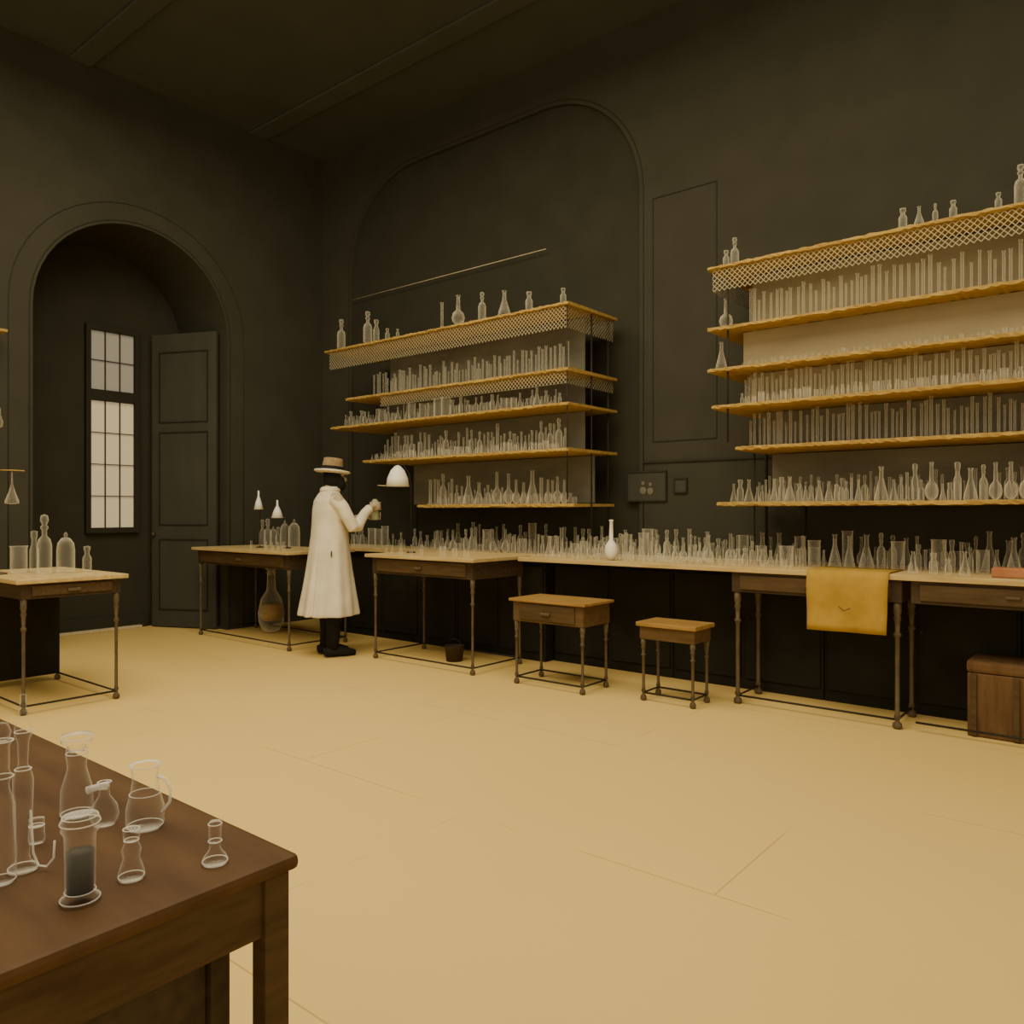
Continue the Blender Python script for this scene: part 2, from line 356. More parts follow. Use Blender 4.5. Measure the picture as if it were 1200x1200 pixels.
for a,b in ((-.95,-.02),(.02,.95)):
    d=box('drawer',a,b,-.212,-.201,H-.15,H-.057,M['brown'],t,.003); box('handle',(a+b)/2-.035,(a+b)/2+.035,-.225,-.213,H-.11,H-.095,M['leg'],d,.003)
for px_ in (.97,):
    for py_ in (-.17,.19):
        bm=bmesh.new(); add_lathe(bm,leg_profile(H-.17,.017),12,(px_,py_,0)); obj_from_bm('leg',bm,M['leg'],t,True)
tube('stretcher',[(-.98,-.17,.055),(.97,-.17,.055)],.007,M['darkiron'],t,6)
table('work_table',-7.88,-6.17,4.30,5.10,H,'narrow dark work table with pale top and thin turned legs')
table('work_table',-5.42,-4.12,4.58,5.32,H,'dark work table with drawer and slim iron legs')
t=table('side_table',-6.65,-5.53,1.86,2.56,.87,'small dark side table with pale top and single drawer',front='+X',apron_h=.10,ov=.04)
box('back_panel',-.50,-.48,-.25,.3,.06,.74,M['black'],t)
table('stool',-3.78,-3.09,4.60,5.0,.65,'square wooden stool with boxed drawer under seat','stool',M['seat'],M['box'],ov=.025,apron_h=.15,boxy=True,topth=.022,lr=.013)
table('stool',-2.76,-2.31,4.74,5.03,.545,'low wooden stool with plain plank seat','stool',M['seat'],M['box'],ov=.02,apron_h=.09,boxy=True,topth=.03,lr=.013,drawers=0)
c=thing('wooden_chest',(-.41,5.36,0),'rough brown wooden chest with plank sides','chest')
box('body',-.42,.42,-.15,.15,0,.37,M['crate'],c,.012)
box('lid',-.425,.425,-.155,.155,.371,.44,M['crate'],c,.02)
for i,x in enumerate((-.40,-.19,.02,.23)):
    box('batten',x,x+.03,-.165,-.151,.01,.365,M['brown'],c,.003)
box('clasp',-.03,.03,-.168,-.156,.35,.40,M['leg'],c,.003)
nt_=thing('writing_table',(-1.95,.1,0),'dark mahogany table with moulded top and square legs','table')
X1=-.967+1.95; Y1=.696-.1; X0=-1.1; Y0=-.9; hz=.8
bm=bmesh.new(); add_box(bm,X0,X1,Y0,Y1,hz-.022,hz,.009)
obj_from_bm('tabletop',bm,M['near'],nt_)
bm=bmesh.new(); ins=.02; za,zb=.69,hz-.023
add_box(bm,X0+ins,X1-ins,Y1-ins-.02,Y1-ins,za,zb,.002); add_box(bm,X1-ins-.02,X1-ins,Y0+ins,Y1-ins-.021,za,zb,.002)
add_box(bm,X0+ins,X0+ins+.02,Y0+ins,Y1-ins-.021,za,zb,.002); add_box(bm,X0+ins+.021,X1-ins-.021,Y0+ins,Y0+ins+.02,za,zb,.002)
obj_from_bm('apron',bm,M['nearside'],nt_)
for sx in (X0+ins-.010,X1-ins-.026):
    for sy in (Y0+ins-.010,Y1-ins-.030):
        bm=bmesh.new(); add_box(bm,sx,sx+.034,sy,sy+.040,0,zb-.001,.003); obj_from_bm('leg',bm,M['nearside'],nt_)
box('shadow_panel',X1-.125,X1-.11,Y0+.1,Y1-.085,.05,za+.05,M['apron'],nt_,.003)  # dark panel standing in for the shadow below the apron
box('inner_post',X1-.13,X1-.10,Y1-.083,Y1-.052,0,za+.05,M['apron'],nt_,.003)
# cloth
bm=bmesh.new(); NX=16; cx0,cx1=-1.69,-1.21
path=[(5.40,H+.004),(5.2,H+.005),(5.06,H+.006),(5.035,H-.005),(5.028,H-.04)]+[(5.022-.003*math.sin(k),H-.04-k*.041) for k in range(1,9)]
g=[]
for j,(y,z) in enumerate(path):
    rw=[]
    for i in range(NX+1):
        f=i/NX; w=max(0,j-4)/8
        rw.append(bm.verts.new((cx0+(cx1-cx0)*f+.008*w*(1-2*f), y-w*.005*(1+math.sin(f*9)), z+(.006*w*f if j>4 else 0))))
    g.append(rw)
for j in range(len(g)-1):
    for i in range(NX): bm.faces.new((g[j][i],g[j][i+1],g[j+1][i+1],g[j+1][i]))
cl=obj_from_bm('cloth',bm,M['cloth'],None,True); tag(cl,'mustard yellow cloth draped over the worktop edge','cloth')
m=cl.modifiers.new('s','SOLIDIFY'); m.thickness=.004; m.offset=1
tube('stitched_mark',[(-1.49,5.005,.72),(-1.455,5.003,.695),(-1.42,5.003,.715)],.003,M['box'],cl,6)

# ---------------------------------------------------------------- glassware prototypes
PR={
'test_tube':[(0,0),(.006,.001),(.012,.008),(.013,.02),(.013,.23),(.017,.24),(.017,.245),(.011,.245)],
'reagent_bottle':[(0,0),(.032,0),(.035,.01),(.035,.12),(.028,.145),(.012,.16),(.012,.185),(.018,.19),(.018,.2),(.010,.205),(.02,.225),(.016,.245),(0,.25)],
'conical_flask':[(0,0),(.05,0),(.053,.008),(.045,.04),(.016,.13),(.014,.19),(.02,.195),(.019,.2),(.012,.2)],
'round_flask':[(0,0),(.02,.002),(.045,.025),(.052,.055),(.042,.09),(.016,.115),(.013,.22),(.02,.226),(.012,.23)],
'beaker':[(0,0),(.036,0),(.04,.006),(.04,.11),(.045,.116),(.038,.114)],
'graduated_cylinder':[(0,0),(.036,0),(.038,.01),(.018,.018),(.018,.26),(.025,.27),(.016,.268)],
'bell_jar':[(0,.30),(.008,.295),(.014,.28),(.008,.265),(.03,.255),(.055,.22),(.062,.17),(.062,.01),(.068,0),(.06,0)],
'vial':[(0,0),(.02,0),(.022,.01),(.022,.06),(.012,.075),(.012,.09),(.016,.095),(.016,.11),(0,.112)],
}
MESH={}
def proto(kind,mat='glass'):
    k=(kind,mat)
    if k not in MESH:
        bm=bmesh.new(); add_lathe(bm,PR[kind],12); bmesh.ops.recalc_face_normals(bm,faces=bm.faces)
        me=bpy.data.meshes.new(kind+'_'+mat); bm.to_mesh(me); bm.free(); me.materials.append(M[mat])
        for p in me.polygons: p.use_smooth=True
        MESH[k]=me
    return MESH[k]
LAB={'test_tube':'slim clear glass test tube standing upright','reagent_bottle':'glass reagent bottle with round stopper','conical_flask':'conical glass flask with narrow neck',
'round_flask':'round-bodied glass flask with long neck','beaker':'plain clear glass beaker','graduated_cylinder':'tall thin glass measuring cylinder','bell_jar':'glass bell jar with knob','vial':'small glass vial with cap'}
CATS={'test_tube':'test tube','reagent_bottle':'bottle','conical_flask':'flask','round_flask':'flask','beaker':'beaker','graduated_cylinder':'measuring cylinder','bell_jar':'bell jar','vial':'vial'}
def put(kind,x,y,z,s=1,sz=None,group=None,mat='glass',where=''):
    o=bpy.data.objects.new(kind,proto(kind,mat)); COL.objects.link(o); o.location=(x,y,z); o.scale=(s,s,sz or s)
    o['label']=LAB[kind]+where; o['category']=CATS[kind]
    if group: o['group']=group
    return o
HT={k:max(z for r_,z in p) for k,p in PR.items()}; RD={k:max(r_ for r_,z in p) for k,p in PR.items()}
def row(kinds,x0,x1,y,z,hmin,hmax,group,gap=.012,where='',mat='glass',smax=1.3,skip=0,thin=1.0):
    x=x0
    while x<x1:
        k=random.choice(kinds); h=random.uniform(hmin,hmax); sz=h/HT[k]; s=min(sz,smax)*random.uniform(.8,1.05)*thin; r_=RD[k]*s
        x+=r_
        if x+r_>x1: break
        if random.random()>=skip: put(k,x,y+random.uniform(-.008,.008),z+.001,s,sz,group,mat,where)
        x+=r_+gap*random.uniform(.3,1.9)
# ---------------------------------------------------------------- shelving
def shelf_unit(x1,shelves,label,yf=5.17,yb=5.92,nets=(),posts=(),back=None):
    xc=x1; u=thing('wall_shelving',(xc,yb,0),label,'shelving')
    rnd=random.Random(3)
    for x0,xe,z,yf_ in shelves:
        bm=bmesh.new(); n=int((xe-x0)/.025); A=[]
        for i in range(n+1):
            x=x0+(xe-x0)*i/n-xc; j1,j2,j3=[rnd.uniform(-.005,.005) for _ in range(3)]
            A.append([bm.verts.new((x,0,z)),bm.verts.new((x,yf_-yb+.02,z+j1*.4)),bm.verts.new((x,yf_-yb+j2,z-.006+j1)),bm.verts.new((x,yf_-yb+j3,z-.024+j2*1.3)),bm.verts.new((x,yf_-yb+.025,z-.028+j3)),bm.verts.new((x,0,z-.022))])
        for a,b in zip(A,A[1:]):
            for k in range(6): bm.faces.new((a[k],a[(k+1)%6],b[(k+1)%6],b[k]))
        bm.faces.new(A[0]); bm.faces.new(A[-1])
        obj_from_bm('shelf',bm,M['gold'],u)
    for x0,xe,z0,z1,y,side in nets:
        bm=bmesh.new()
        v=[bm.verts.new(p) for p in ((x0-xc,y-yb,z0),(xe-xc,y-yb,z0),(xe-xc,y-yb,z1),(x0-xc,y-yb,z1))]; bm.faces.new(v)
        sx=(x0 if side<0 else xe)-xc
        v=[bm.verts.new(p) for p in ((sx,y-yb,z0),(sx,-.02,z0),(sx,-.02,z1),(sx,y-yb,z1))]; bm.faces.new(v)
        obj_from_bm('netting',bm,M['net'],u)
    for x,y,z0,z1,rr in posts:
        tube('post',[(x-xc,y-yb,z0),(x-xc,y-yb,z1)],rr,M['darkiron'],u,8)
    for b in back or ():
        yy=b[5]-yb
        box('backboard',b[0]-xc,b[1]-xc,yy-.010,yy,b[2],b[3],M[b[4]],u,0)
    return u
U1=[(-6.76,-3.63,3.0,5.17),(-6.41,-3.63,2.47,5.17),(-6.66,-3.63,2.19,5.17),(-6.15,-3.63,1.82,5.17),(-5.5,-3.66,1.37,5.3)]
shelf_unit(-5.2,U1,'tall ochre wooden wall shelving crowded with glassware',
  nets=[(-6.70,-3.66,2.79,2.97,5.19,1),(-5.9,-3.66,2.34,2.44,5.19,1)],
  posts=[(-3.655,5.195,1.40,2.965,.005),(-3.70,5.88,.935,2.965,.012),(-3.655,5.55,.935,2.965,.007),(-6.1,5.88,.935,2.965,.010)],
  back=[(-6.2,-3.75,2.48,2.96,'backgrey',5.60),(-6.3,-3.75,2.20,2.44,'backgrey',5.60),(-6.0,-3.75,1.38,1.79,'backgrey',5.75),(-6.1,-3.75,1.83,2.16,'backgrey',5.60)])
U2=[(-2.43,1.2,3.03,5.17),(-2.43,1.2,2.60,5.17),(-2.43,1.2,2.31,5.17),(-2.40,1.2,2.05,5.17),(-2.26,1.2,1.76,5.25),(-2.36,1.2,1.37,5.17)]
shelf_unit(-.6,U2,'tall ochre wooden wall shelving with netted top shelf',
  nets=[(-2.40,1.15,2.85,3.0,5.19,-1)],
  posts=[(-2.30,5.22,1.79,2.995,.007),(-2.28,5.88,.935,2.995,.012),(-2.22,5.5,.935,1.72,.006),(-1.98,5.88,.935,1.34,.008)],
  back=[(-2.22,1.18,2.602,2.99,'backglow',5.47),(-2.24,1.18,2.312,2.57,'bandglow',5.36),(-2.22,1.18,2.052,2.28,'backglow',5.42),(-2.2,1.18,1.762,2.02,'backgrey',5.6),(-2.2,1.18,1.372,1.73,'backgrey',5.80)])
g='glassware on wall shelving'
ta=['test_tube']
row(ta,-2.18,.05,5.30,2.60,.16,.26,'test tubes on netted shelf',.016,' on ochre shelf','glassw',thin=.75)
row(['conical_flask','round_flask'],-2.38,-2.24,5.26,2.60,.20,.24,g,mat='glassw')
row(['conical_flask','round_flask'],-2.40,-2.25,5.25,2.31,.18,.22,g,mat='glassw')
row(['vial','beaker','vial'],-2.2,.1,5.22,2.31,.02,.035,'small vials on shelf',.02,' on ochre shelf')
row(ta,-2.20,.1,5.28,2.05,.15,.225,'test tubes on middle shelf',.010,' on ochre shelf','glassw',thin=.75)
row(['vial','beaker','vial'],-2.2,.1,5.21,2.05,.04,.07,'small vials on middle shelf',.012,' on ochre shelf','glassw')
row(ta,-2.20,.1,5.36,1.76,.15,.25,'test tubes on lower shelf',.012,' on ochre shelf','glassw',thin=.75)
row(['reagent_bottle','vial','conical_flask','test_tube','conical_flask','graduated_cylinder'],-2.30,-1.35,5.26,1.37,.08,.17,'glassware on lowest shelf',.004,'','glassw',thin=.8)
row(['reagent_bottle','vial','conical_flask','graduated_cylinder','round_flask'],-1.35,.1,5.26,1.37,.09,.23,'glassware on lowest shelf',.004,'','glassw',thin=.8)
row(['graduated_cylinder','test_tube','reagent_bottle'],-2.2,.1,5.5,1.37,.10,.20,'glassware on lowest shelf',.006,mat='glassw',thin=.8)
def put_px(kind,px,ytop,ybase,Y,z,mat='glassw',g='glassware on top shelf'):
    x=at_y(px,Y); t=Y/((px-600)/F*ST+CT); h=(ybase-ytop)*t/F; s=h/HT[kind]
    return put(kind,x,Y,z+.001,min(s,1.4),s,g,mat,' on top shelf')
put_px('reagent_bottle',861,265,300,5.3,3.03); put_px('vial',851,283,302,5.25,3.03)
for k,px,a,b in (('vial',1058,232,256),('conical_flask',1077,229,251),('reagent_bottle',1096,225,247),('vial',1117,222,243),('vial',1170,211,230),('reagent_bottle',1196,175,222)): put_px(k,px,a,b,5.23,3.03)
mx=['test_tube','conical_flask','reagent_bottle','round_flask','graduated_cylinder']
row(ta,-6.15,-3.72,5.32,2.47,.12,.25,'test tubes on upper shelf',.016,' on ochre shelf','glassw',thin=.8)
row(['conical_flask','vial','reagent_bottle','beaker','test_tube'],-6.5,-3.72,5.24,2.19,.06,.17,'glassware on third shelf',.008,' on ochre shelf','glassw',thin=.85)
row(['test_tube','graduated_cylinder','reagent_bottle'],-5.95,-3.72,5.29,1.82,.12,.26,'tubes on second shelf',.010,' on ochre shelf','glassw',thin=.75)
row(['vial','beaker','conical_flask'],-6.05,-3.72,5.21,1.82,.04,.08,'small glassware on second shelf',.012,' on ochre shelf','glassw')
row(mx,-5.4,-3.75,5.36,1.37,.10,.30,'glassware on low shelf',.008,' on ochre shelf','glassw',thin=.85)
row(['vial','beaker'],-5.4,-3.75,5.47,1.37,.05,.11,'small glassware on low shelf',.012,' on ochre shelf','glassw')
for k,px,a,b in (('reagent_bottle',400,367,402),('reagent_bottle',431,360,398),('vial',441,370,396),('vial',454,381,394),('vial',466,382,392),('test_tube',518,350,380),('round_flask',537,343,378),('reagent_bottle',565,340,373),('conical_flask',591,338,367),('vial',620,340,362),('vial',660,338,356)):
    put_px(k,px,a,b,5.23,3.0)
allk=['reagent_bottle','conical_flask','round_flask','beaker','graduated_cylinder','vial','conical_flask','reagent_bottle','test_tube']
row(allk,-7.1,-5.75,5.45,H,.08,.24,'glassware on worktop',.014,' on worktop','glassw',thin=.85)
row(allk,-5.7,-4.1,5.45,H,.07,.24,'glassware on worktop',.008,' on worktop','glassw',thin=.8)
row(allk,-5.6,-4.1,5.62,H,.12,.27,'glassware on worktop',.012,' on worktop','glassw',thin=.8)
row(['beaker','vial','conical_flask'],-5.3,-4.2,4.72,H,.05,.10,'small glassware on work table',.07,' on work table','glassw',skip=.3)
row(allk,-4.0,-2.4,5.25,H,.06,.21,'glassware on bench',.006,' on worktop','glassw',thin=.85)
row(allk,-4.0,.2,5.42,H,.09,.24,'glassware on bench',.010,' on worktop','glassw',thin=.8)
row(allk,-4.0,.2,5.60,H,.10,.25,'glassware at back of bench',.010,' on worktop','glassw',thin=.8)
row(['conical_flask','vial','beaker','reagent_bottle','test_tube'],-2.35,-1.75,5.28,H,.08,.17,'glassware on bench',.006,' on worktop','glassw')
row(['beaker','vial','conical_flask','test_tube','test_tube'],-1.15,-.75,5.22,H,.05,.14,'glassware on bench',.03,' on worktop','glassw')
row(['vial','beaker','conical_flask'],-3.9,-1.8,5.12,H,.03,.07,'small glassware on bench',.02,' on worktop','glassw',skip=.2)
o=put('round_flask',at_y(718,5.16),5.14,H+.001,1.0,1.35,mat='white'); o['label']='opaque white flask on worktop'
row(['reagent_bottle','bell_jar','reagent_bottle'],-7.60,-6.9,4.95,H,.2,.33,'vessels on narrow table',.03,' on narrow table','glassw')
row(['conical_flask','vial','vial'],-7.0,-6.3,4.45,H,.05,.09,'vessels on narrow table',.14,' on narrow table','glassw',skip=.2)
gs='vessels on side table'; zs_=.87
for k,px,a in (('reagent_bottle',52,603),('bell_jar',77,624),('vial',102,640),('vial',40,622),('beaker',22,640)):
    x=-5.95 if px not in (22,40) else -6.2
    dx=(px-600)/F; t=x/(dx*CT-ST); y=t*(dx*ST+CT); zt=CH+(600-a)*t/F; h=zt-zs_; s=h/HT[k]
    put(k,x,y,zs_+.001,min(s,1.35),s,gs,'glassw',' on side table')
tag(box('small_box',-.70,-.45,5.14,5.26,H+.001,H+.055,M['terracotta'],bev=.008),'small reddish orange box lying on worktop','box')
x=-6.1; dx=(14-600)/F; t=x/(dx*CT-ST); y=t*(dx*ST+CT)
b=thing('balance_stand',(x,y,zs_),'thin iron stand with crossbar and hanging glass funnel','laboratory stand')
zb_=CH+(600-551)*t/F-zs_
y0b=-.13
lathe('base',[(0,0),(.06,0),(.06,.01),(.01,.02),(0,.02)],M['leg'],b,14,(-.06,y0b+.06,0))
tube('pole',[(-.06,y0b+.06,.02),(-.06,y0b+.06,zb_+.03)],.005,M['leg'],b)
tube('crossbar',[(-.06,y0b+.06,zb_),(0,0,zb_),(.05,.06,zb_-.004)],.004,M['gold'],b)
lathe('pendant_funnel',[(0,zb_-.01),(.004,zb_-.02),(.006,zb_-.10),(.02,zb_-.15),(.042,zb_-.21),(.044,zb_-.23),(0,zb_-.235)],M['glassw'],b,16)
def lamp(px,ytop,ybase,Y,z,r_,off,label,dome=False):
    x=at_y(px,Y); t=Y/((px-600)/F*ST+CT); zt=CH+(600-ytop)*t/F-z; zl=CH+(600-ybase)*t/F-z
    l=thing('desk_lamp',(x,Y,z),label,'lamp')
    ox,oy=off
    lathe('base',[(0,0),(.04,0),(.04,.008),(.01,.015),(0,.02)],M['darkiron'],l,16,(ox,oy,0))
    tube('pole',[(ox,oy,.012),(ox,oy,zl),(ox*.85,oy*.85,(zl+zt)/2+.02),(ox*.35,oy*.35,zt+.015),(0,0,zt-.004)],.003,M['darkiron'],l)
    if dome: pr=[(0,zt),(r_*.25,zt-.01),(r_*.6,zt-(zt-zl)*.25),(r_*.88,zt-(zt-zl)*.6),(r_,zl),(r_*.93,zl),(r_*.5,zt-(zt-zl)*.35),(0,zt-.03)]
    else: pr=[(0,zt),(.008,zt),(.010,zt-(zt-zl)*.3),(r_*.6,zt-(zt-zl)*.6),(r_,zl),(r_*.93,zl),(r_*.4,zt-(zt-zl)*.45),(0,zt-.04)]
    lathe('lamp_shade',pr,M['shade'],l,20)
    if dome: tube('side_arm',[(0,0,zl+.01),(-.09,-.03,zl+.005),(-.20,-.06,zl+.012)],.004,M['thread'],l)
lamp(303,575,597,4.62,H,.048,(-.05,.05),'small desk lamp with white conical shade')
lamp(325,586,607,4.70,H,.062,(.10,.05),'small desk lamp with white conical shade')
lamp(466,545,570,4.85,H,.105,(.09,.08),'desk lamp with white domed shade on thin arm',True)
x,y,t=floorpos(318,741)
c=thing('glass_carboy',(x,y,0),'large bulbous clear glass carboy standing on floor under table','carboy')
s=.70
lathe('body',[(0,0),(.07*s,0),(.14*s,.03),(.19*s,.12),(.2*s,.22),(.16*s,.36),(.07*s,.46),(.06*s,.62),(.06*s,.9*s),(.085*s,.92*s),(.06*s,.93*s)],M['glassw'],c,20)
lathe('sediment',[(0,.12),(.12*s,.13),(.172*s,.17),(.18*s,.22),(.15*s,.30),(0,.31)],M['seat'],c,20)
lathe('stopper',[(0,.62),(.055*s,.62),(.055*s,.67),(.09*s,.69),(.08*s,.72),(0,.73)],M['glassw'],c,16)
pl=thing('bucket',(-4.72,5.0,0),'small dark metal bucket on floor beneath table','bucket')
lathe('body',[(0,0),(.07,0),(.085,.13),(.09,.135),(.08,.13),(.065,.01),(0,.01)],M['apron'],pl,16)
tube('handle',[(-.085,0,.13),(-.06,0,.18),(0,0,.195),(.06,0,.18),(.085,0,.13)],.003,M['darkiron'],pl,6)

# ---------------------------------------------------------------- near-table glassware
ZT=.8
def near(name,px,ybase,label,cat,rz=0):
    x,y,t=floorpos(px,ybase,ZT); return thing(name,(x,y,ZT+.001),label,cat,rz),t/F
g_=M['glassn']
def ring(n,r_,z,k,th=.8):
    bm=bmesh.new(); N=28
    R_=[[bm.verts.new(((r_+th*math.cos(b))*k*math.cos(a),(r_+th*math.cos(b))*k*math.sin(a),(z+th*math.sin(b))*k)) for b in [j*math.pi/3 for j in range(6)]] for a in [i*2*math.pi/N for i in range(N)]]
    for i in range(N):
        A,B=R_[i],R_[(i+1)%N]
        for j in range(6): bm.faces.new((A[j],A[(j+1)%6],B[(j+1)%6],B[j]))
    obj_from_bm('rim',bm,M['rim'],n,True)
n,k=near('spouted_bottle',90,955,'tall glass bottle with side spout and flared lip','bottle',math.radians(39))
lathe('body',[(a*k,b*k) for a,b in ((0,0),(16,0),(18,3),(17,30),(13,44),(10,56),(11,64),(12,72),(11,78),(9,80))],g_,n,32)
tube('spout',[(13*k,0,28*k),(24*k,0,32*k),(36*k,0,34*k)],[5*k,3.5*k,5*k],M['rim'],n,16)
lathe('stopper',[(0,74*k),(8*k,74*k),(11*k,82*k),(17*k,86*k),(16*k,94*k),(0,97*k)],g_,n,28)
ring(n,16.5,90,k); ring(n,17,2,k); ring(n,11.5,72,k,.6)
n,k=near('cylindrical_jar',94,1056,'tall cylindrical glass jar with flat lid and dark contents','jar')
lathe('body',[(a*k,b*k) for a,b in ((20,0),(22,4),(17,8),(16,12),(17,78),(21,84),(20,88))],g_,n,32)
lathe('lid',[(a*k,b*k) for a,b in ((20,88),(22,93),(19,100),(6,101),(0,102))],g_,n,32)
lathe('contents',[(a*k,b*k) for a,b in ((0,10),(14,10),(15,58),(0,59))],M['paper'],n,20)
ring(n,21,3,k); ring(n,21.5,92,k); ring(n,19,99,k,.6); ring(n,16.5,12,k,.6)
n,k=near('glass_jug',170,970,'clear glass jug with curved handle','jug',math.radians(39))
lathe('body',[(a*k,b*k) for a,b in ((0,0),(18,0),(21,6),(21,24),(16,42),(14,56),(15,70),(17,74),(13,72))],g_,n,32)
tube('handle',[(14*k,0,60*k),(24*k,0,56*k),(30*k,0,44*k),(29*k,0,30*k),(20*k,0,18*k)],1.8*k,M['rim'],n,10)
ring(n,16.5,73,k); ring(n,19.5,3,k,.6); ring(n,17,40,k,.5)
n,k=near('round_flask',160,968,'small squat glass flask with narrow neck','flask'); n.location.x-=.045; n.location.y-=.03
lathe('body',[(a*k,b*k) for a,b in ((0,0),(12,0),(16,10),(14,22),(6,34),(5,48),(8,50),(5,50))],g_,n,28); ring(n,7.5,49.5,k,.6)
n,k=near('stoppered_bottle',154,1030,'small glass bottle with faceted stopper','bottle')
lathe('body',[(a*k,b*k) for a,b in ((0,0),(14,0),(15,5),(12,16),(9,24),(11,34),(8,42),(8,46))],g_,n,20)
lathe('stopper',[(a*k,b*k) for a,b in ((0,44),(7,44),(10,50),(10,58),(6,60),(0,60))],g_,n,8); ring(n,8,45,k,.7); ring(n,14,3,k,.7); ring(n,9,58,k,.6)
n,k=near('conical_bottle',252,1012,'small conical glass bottle with tall stopper','bottle')
lathe('body',[(a*k,b*k) for a,b in ((0,0),(14,0),(15,3),(13,8),(7,16),(6,24),(8,26))],g_,n,28)
lathe('stopper',[(a*k,b*k) for a,b in ((0,24),(5,24),(7,29),(7,42),(8,46),(6,49),(0,50))],g_,n,20); ring(n,14,3,k,.7); ring(n,7.5,26,k,.6); ring(n,7.5,46,k,.6)
n,k=near('glass_vial',43,988,'tiny glass vial with round cap','vial')
lathe('body',[(a*k,b*k) for a,b in ((0,0),(8,0),(9,4),(8,18),(5,20))],g_,n,20); lathe('cap',[(a*k,b*k) for a,b in ((0,20),(8,20),(8,28),(0,29))],g_,n,20); ring(n,8,20,k,.6)
n,k=near('distillation_column',27,1020,'tall slender glass column with bulbs and side tube','laboratory glass',math.radians(39))
lathe('column',[(a*k,b*k) for a,b in ((0,0),(16,0),(16,4),(8,10),(7,20),(10,60),(11,106),(8,118),(5,124),(6,150),(9,158),(9,168),(4,178),(3,205),(0,206))],g_,n,24)
tube('side_tube',[(9*k,0,70*k),(12*k,0,20*k),(18*k,0,5*k),(28*k,0,4*k),(36*k,0,14*k),(37*k,0,34*k)],1.3*k,M['rim'],n,8)
ring(n,15.5,3,k,.7); ring(n,8.5,118,k,.7); ring(n,9,162,k,.7)
n,k=near('tall_bottle',2,1035,'tall narrow glass bottle with ringed neck','bottle')
lathe('body',[(a*k,b*k) for a,b in ((0,0),(13,0),(15,5),(14,90),(8,110),(8,118),(12,124),(8,130),(8,160),(12,166),(8,168))],g_,n,24)
lathe('stopper',[(a*k,b*k) for a,b in ((0,166),(7,166),(10,176),(6,186),(0,188))],g_,n,20); ring(n,14.5,4,k,.7); ring(n,12,124,k,.7); ring(n,12,166,k,.7)

# ---------------------------------------------------------------- person
def ellipsoid(bm,c,r,seg=16,ring=10,rot=None):
    res=bmesh.ops.create_uvsphere(bm,u_segments=seg,v_segments=ring,radius=1)
    for v in res['verts']:
        p=Vector((v.co.x*r[0],v.co.y*r[1],v.co.z*r[2]))
        if rot is not None: p=rot@p
        v.co=p+Vector(c)
mt=7.12; dx=(387-600)/F
PXX,PYY=mt*(dx*CT-ST),mt*(dx*ST+CT)
P=thing('person',(PXX,PYY,0),'standing person in long white coat and brimmed hat holding a small bottle','person',math.radians(-20))
bm=bmesh.new()
Fx,Fy=0.02,.42
def hand(side,z):
    s=side
    ellipsoid(bm,(Fx+s*.060,Fy-.015,z),(.016,.045,.042))
    for i,(dz,L) in enumerate(((.030,1.0),(.010,1.1),(-.010,1.03),(-.030,.85))):
        R_=.047; a0=0.35; pts_=[]
        for q in range(5):
            a=a0+q*.42*L; pts_.append((Fx+s*(R_+.004)*math.cos(a),Fy+R_*1.05*math.sin(a),z+dz))
        add_tube(bm,[(Fx+s*.058,Fy-.005,z+dz)]+pts_,[.010,.010,.0092,.0088,.0084,.0072],8)
    add_tube(bm,[(Fx+s*.062,Fy-.045,z-.005),(Fx+s*.045,Fy-.050,z+.012),(Fx+s*.022,Fy-.050,z+.024),(Fx+s*.004,Fy-.048,z+.032)],[.013,.012,.0105,.009],8)
def arm(side,z):
    s=side
    add_tube(bm,[(s*.12,0,1.42),(s*.19,0,1.42),(s*.235,.06,1.30),(s*.25,.13,1.17)],[.055,.052,.046,.040],12)
    ellipsoid(bm,(s*.25,.13,1.17),(.042,.042,.042))
    add_tube(bm,[(s*.25,.13,1.17),(s*.19,.20,1.22),(Fx+s*.085,.33,z-.01),(Fx+s*.062,Fy-.03,z)],[.040,.037,.026,.024],12)
zR,zL=1.355,1.265
arm(1,zR); hand(1,zR); arm(-1,zL); hand(-1,zL)
add_tube(bm,[(0,0,.88),(0,0,.98),(0,.01,1.12),(0,0,1.28),(0,-.005,1.40),(0,-.01,1.47)],[.15,.155,.135,.155,.15,.07],20,ell=(.68,1.0),up=Vector((0,1,0)))
add_tube(bm,[(0,-.01,1.42),(0,.015,1.56)],[.058,.055],14)
for s in (-1,1):
    add_tube(bm,[(s*.085,0,.93),(s*.09,.0,.70),(s*.09,.01,.50),(s*.09,0,.30),(s*.09,-.01,.08)],[.085,.075,.055,.052,.036],14)
    ellipsoid(bm,(s*.095,.05,.045),(.042,.12,.036))
hc=Vector((0,.035,1.615))
ellipsoid(bm,hc,(.075,.095,.108),20,14)
ellipsoid(bm,hc+Vector((0,.045,-.07)),(.050,.045,.042))
ellipsoid(bm,hc+Vector((0,.100,-.018)),(.013,.020,.024)); ellipsoid(bm,hc+Vector((0,.088,-.052)),(.025,.012,.007))
for s in (-1,1): ellipsoid(bm,hc+Vector((s*.077,-.002,-.008)),(.010,.020,.032))
body=obj_from_bm('body',bm,M['skin'],P,True)
m=body.modifiers.new('r','REMESH'); m.mode='VOXEL'; m.voxel_size=.0055; m.use_smooth_shade=True
for s in (-1,1):
    bm=bmesh.new(); ellipsoid(bm,hc+Vector((s*.030,.083,.008)),(.012,.010,.009),12,8); obj_from_bm('eye',bm,M['blackcloth'],P,True)
bm=bmesh.new(); ellipsoid(bm,hc+Vector((0,-.012,-.005)),(.090,.086,.110),20,12)
ellipsoid(bm,hc+Vector((0,.062,-.076)),(.056,.046,.052),14,10)
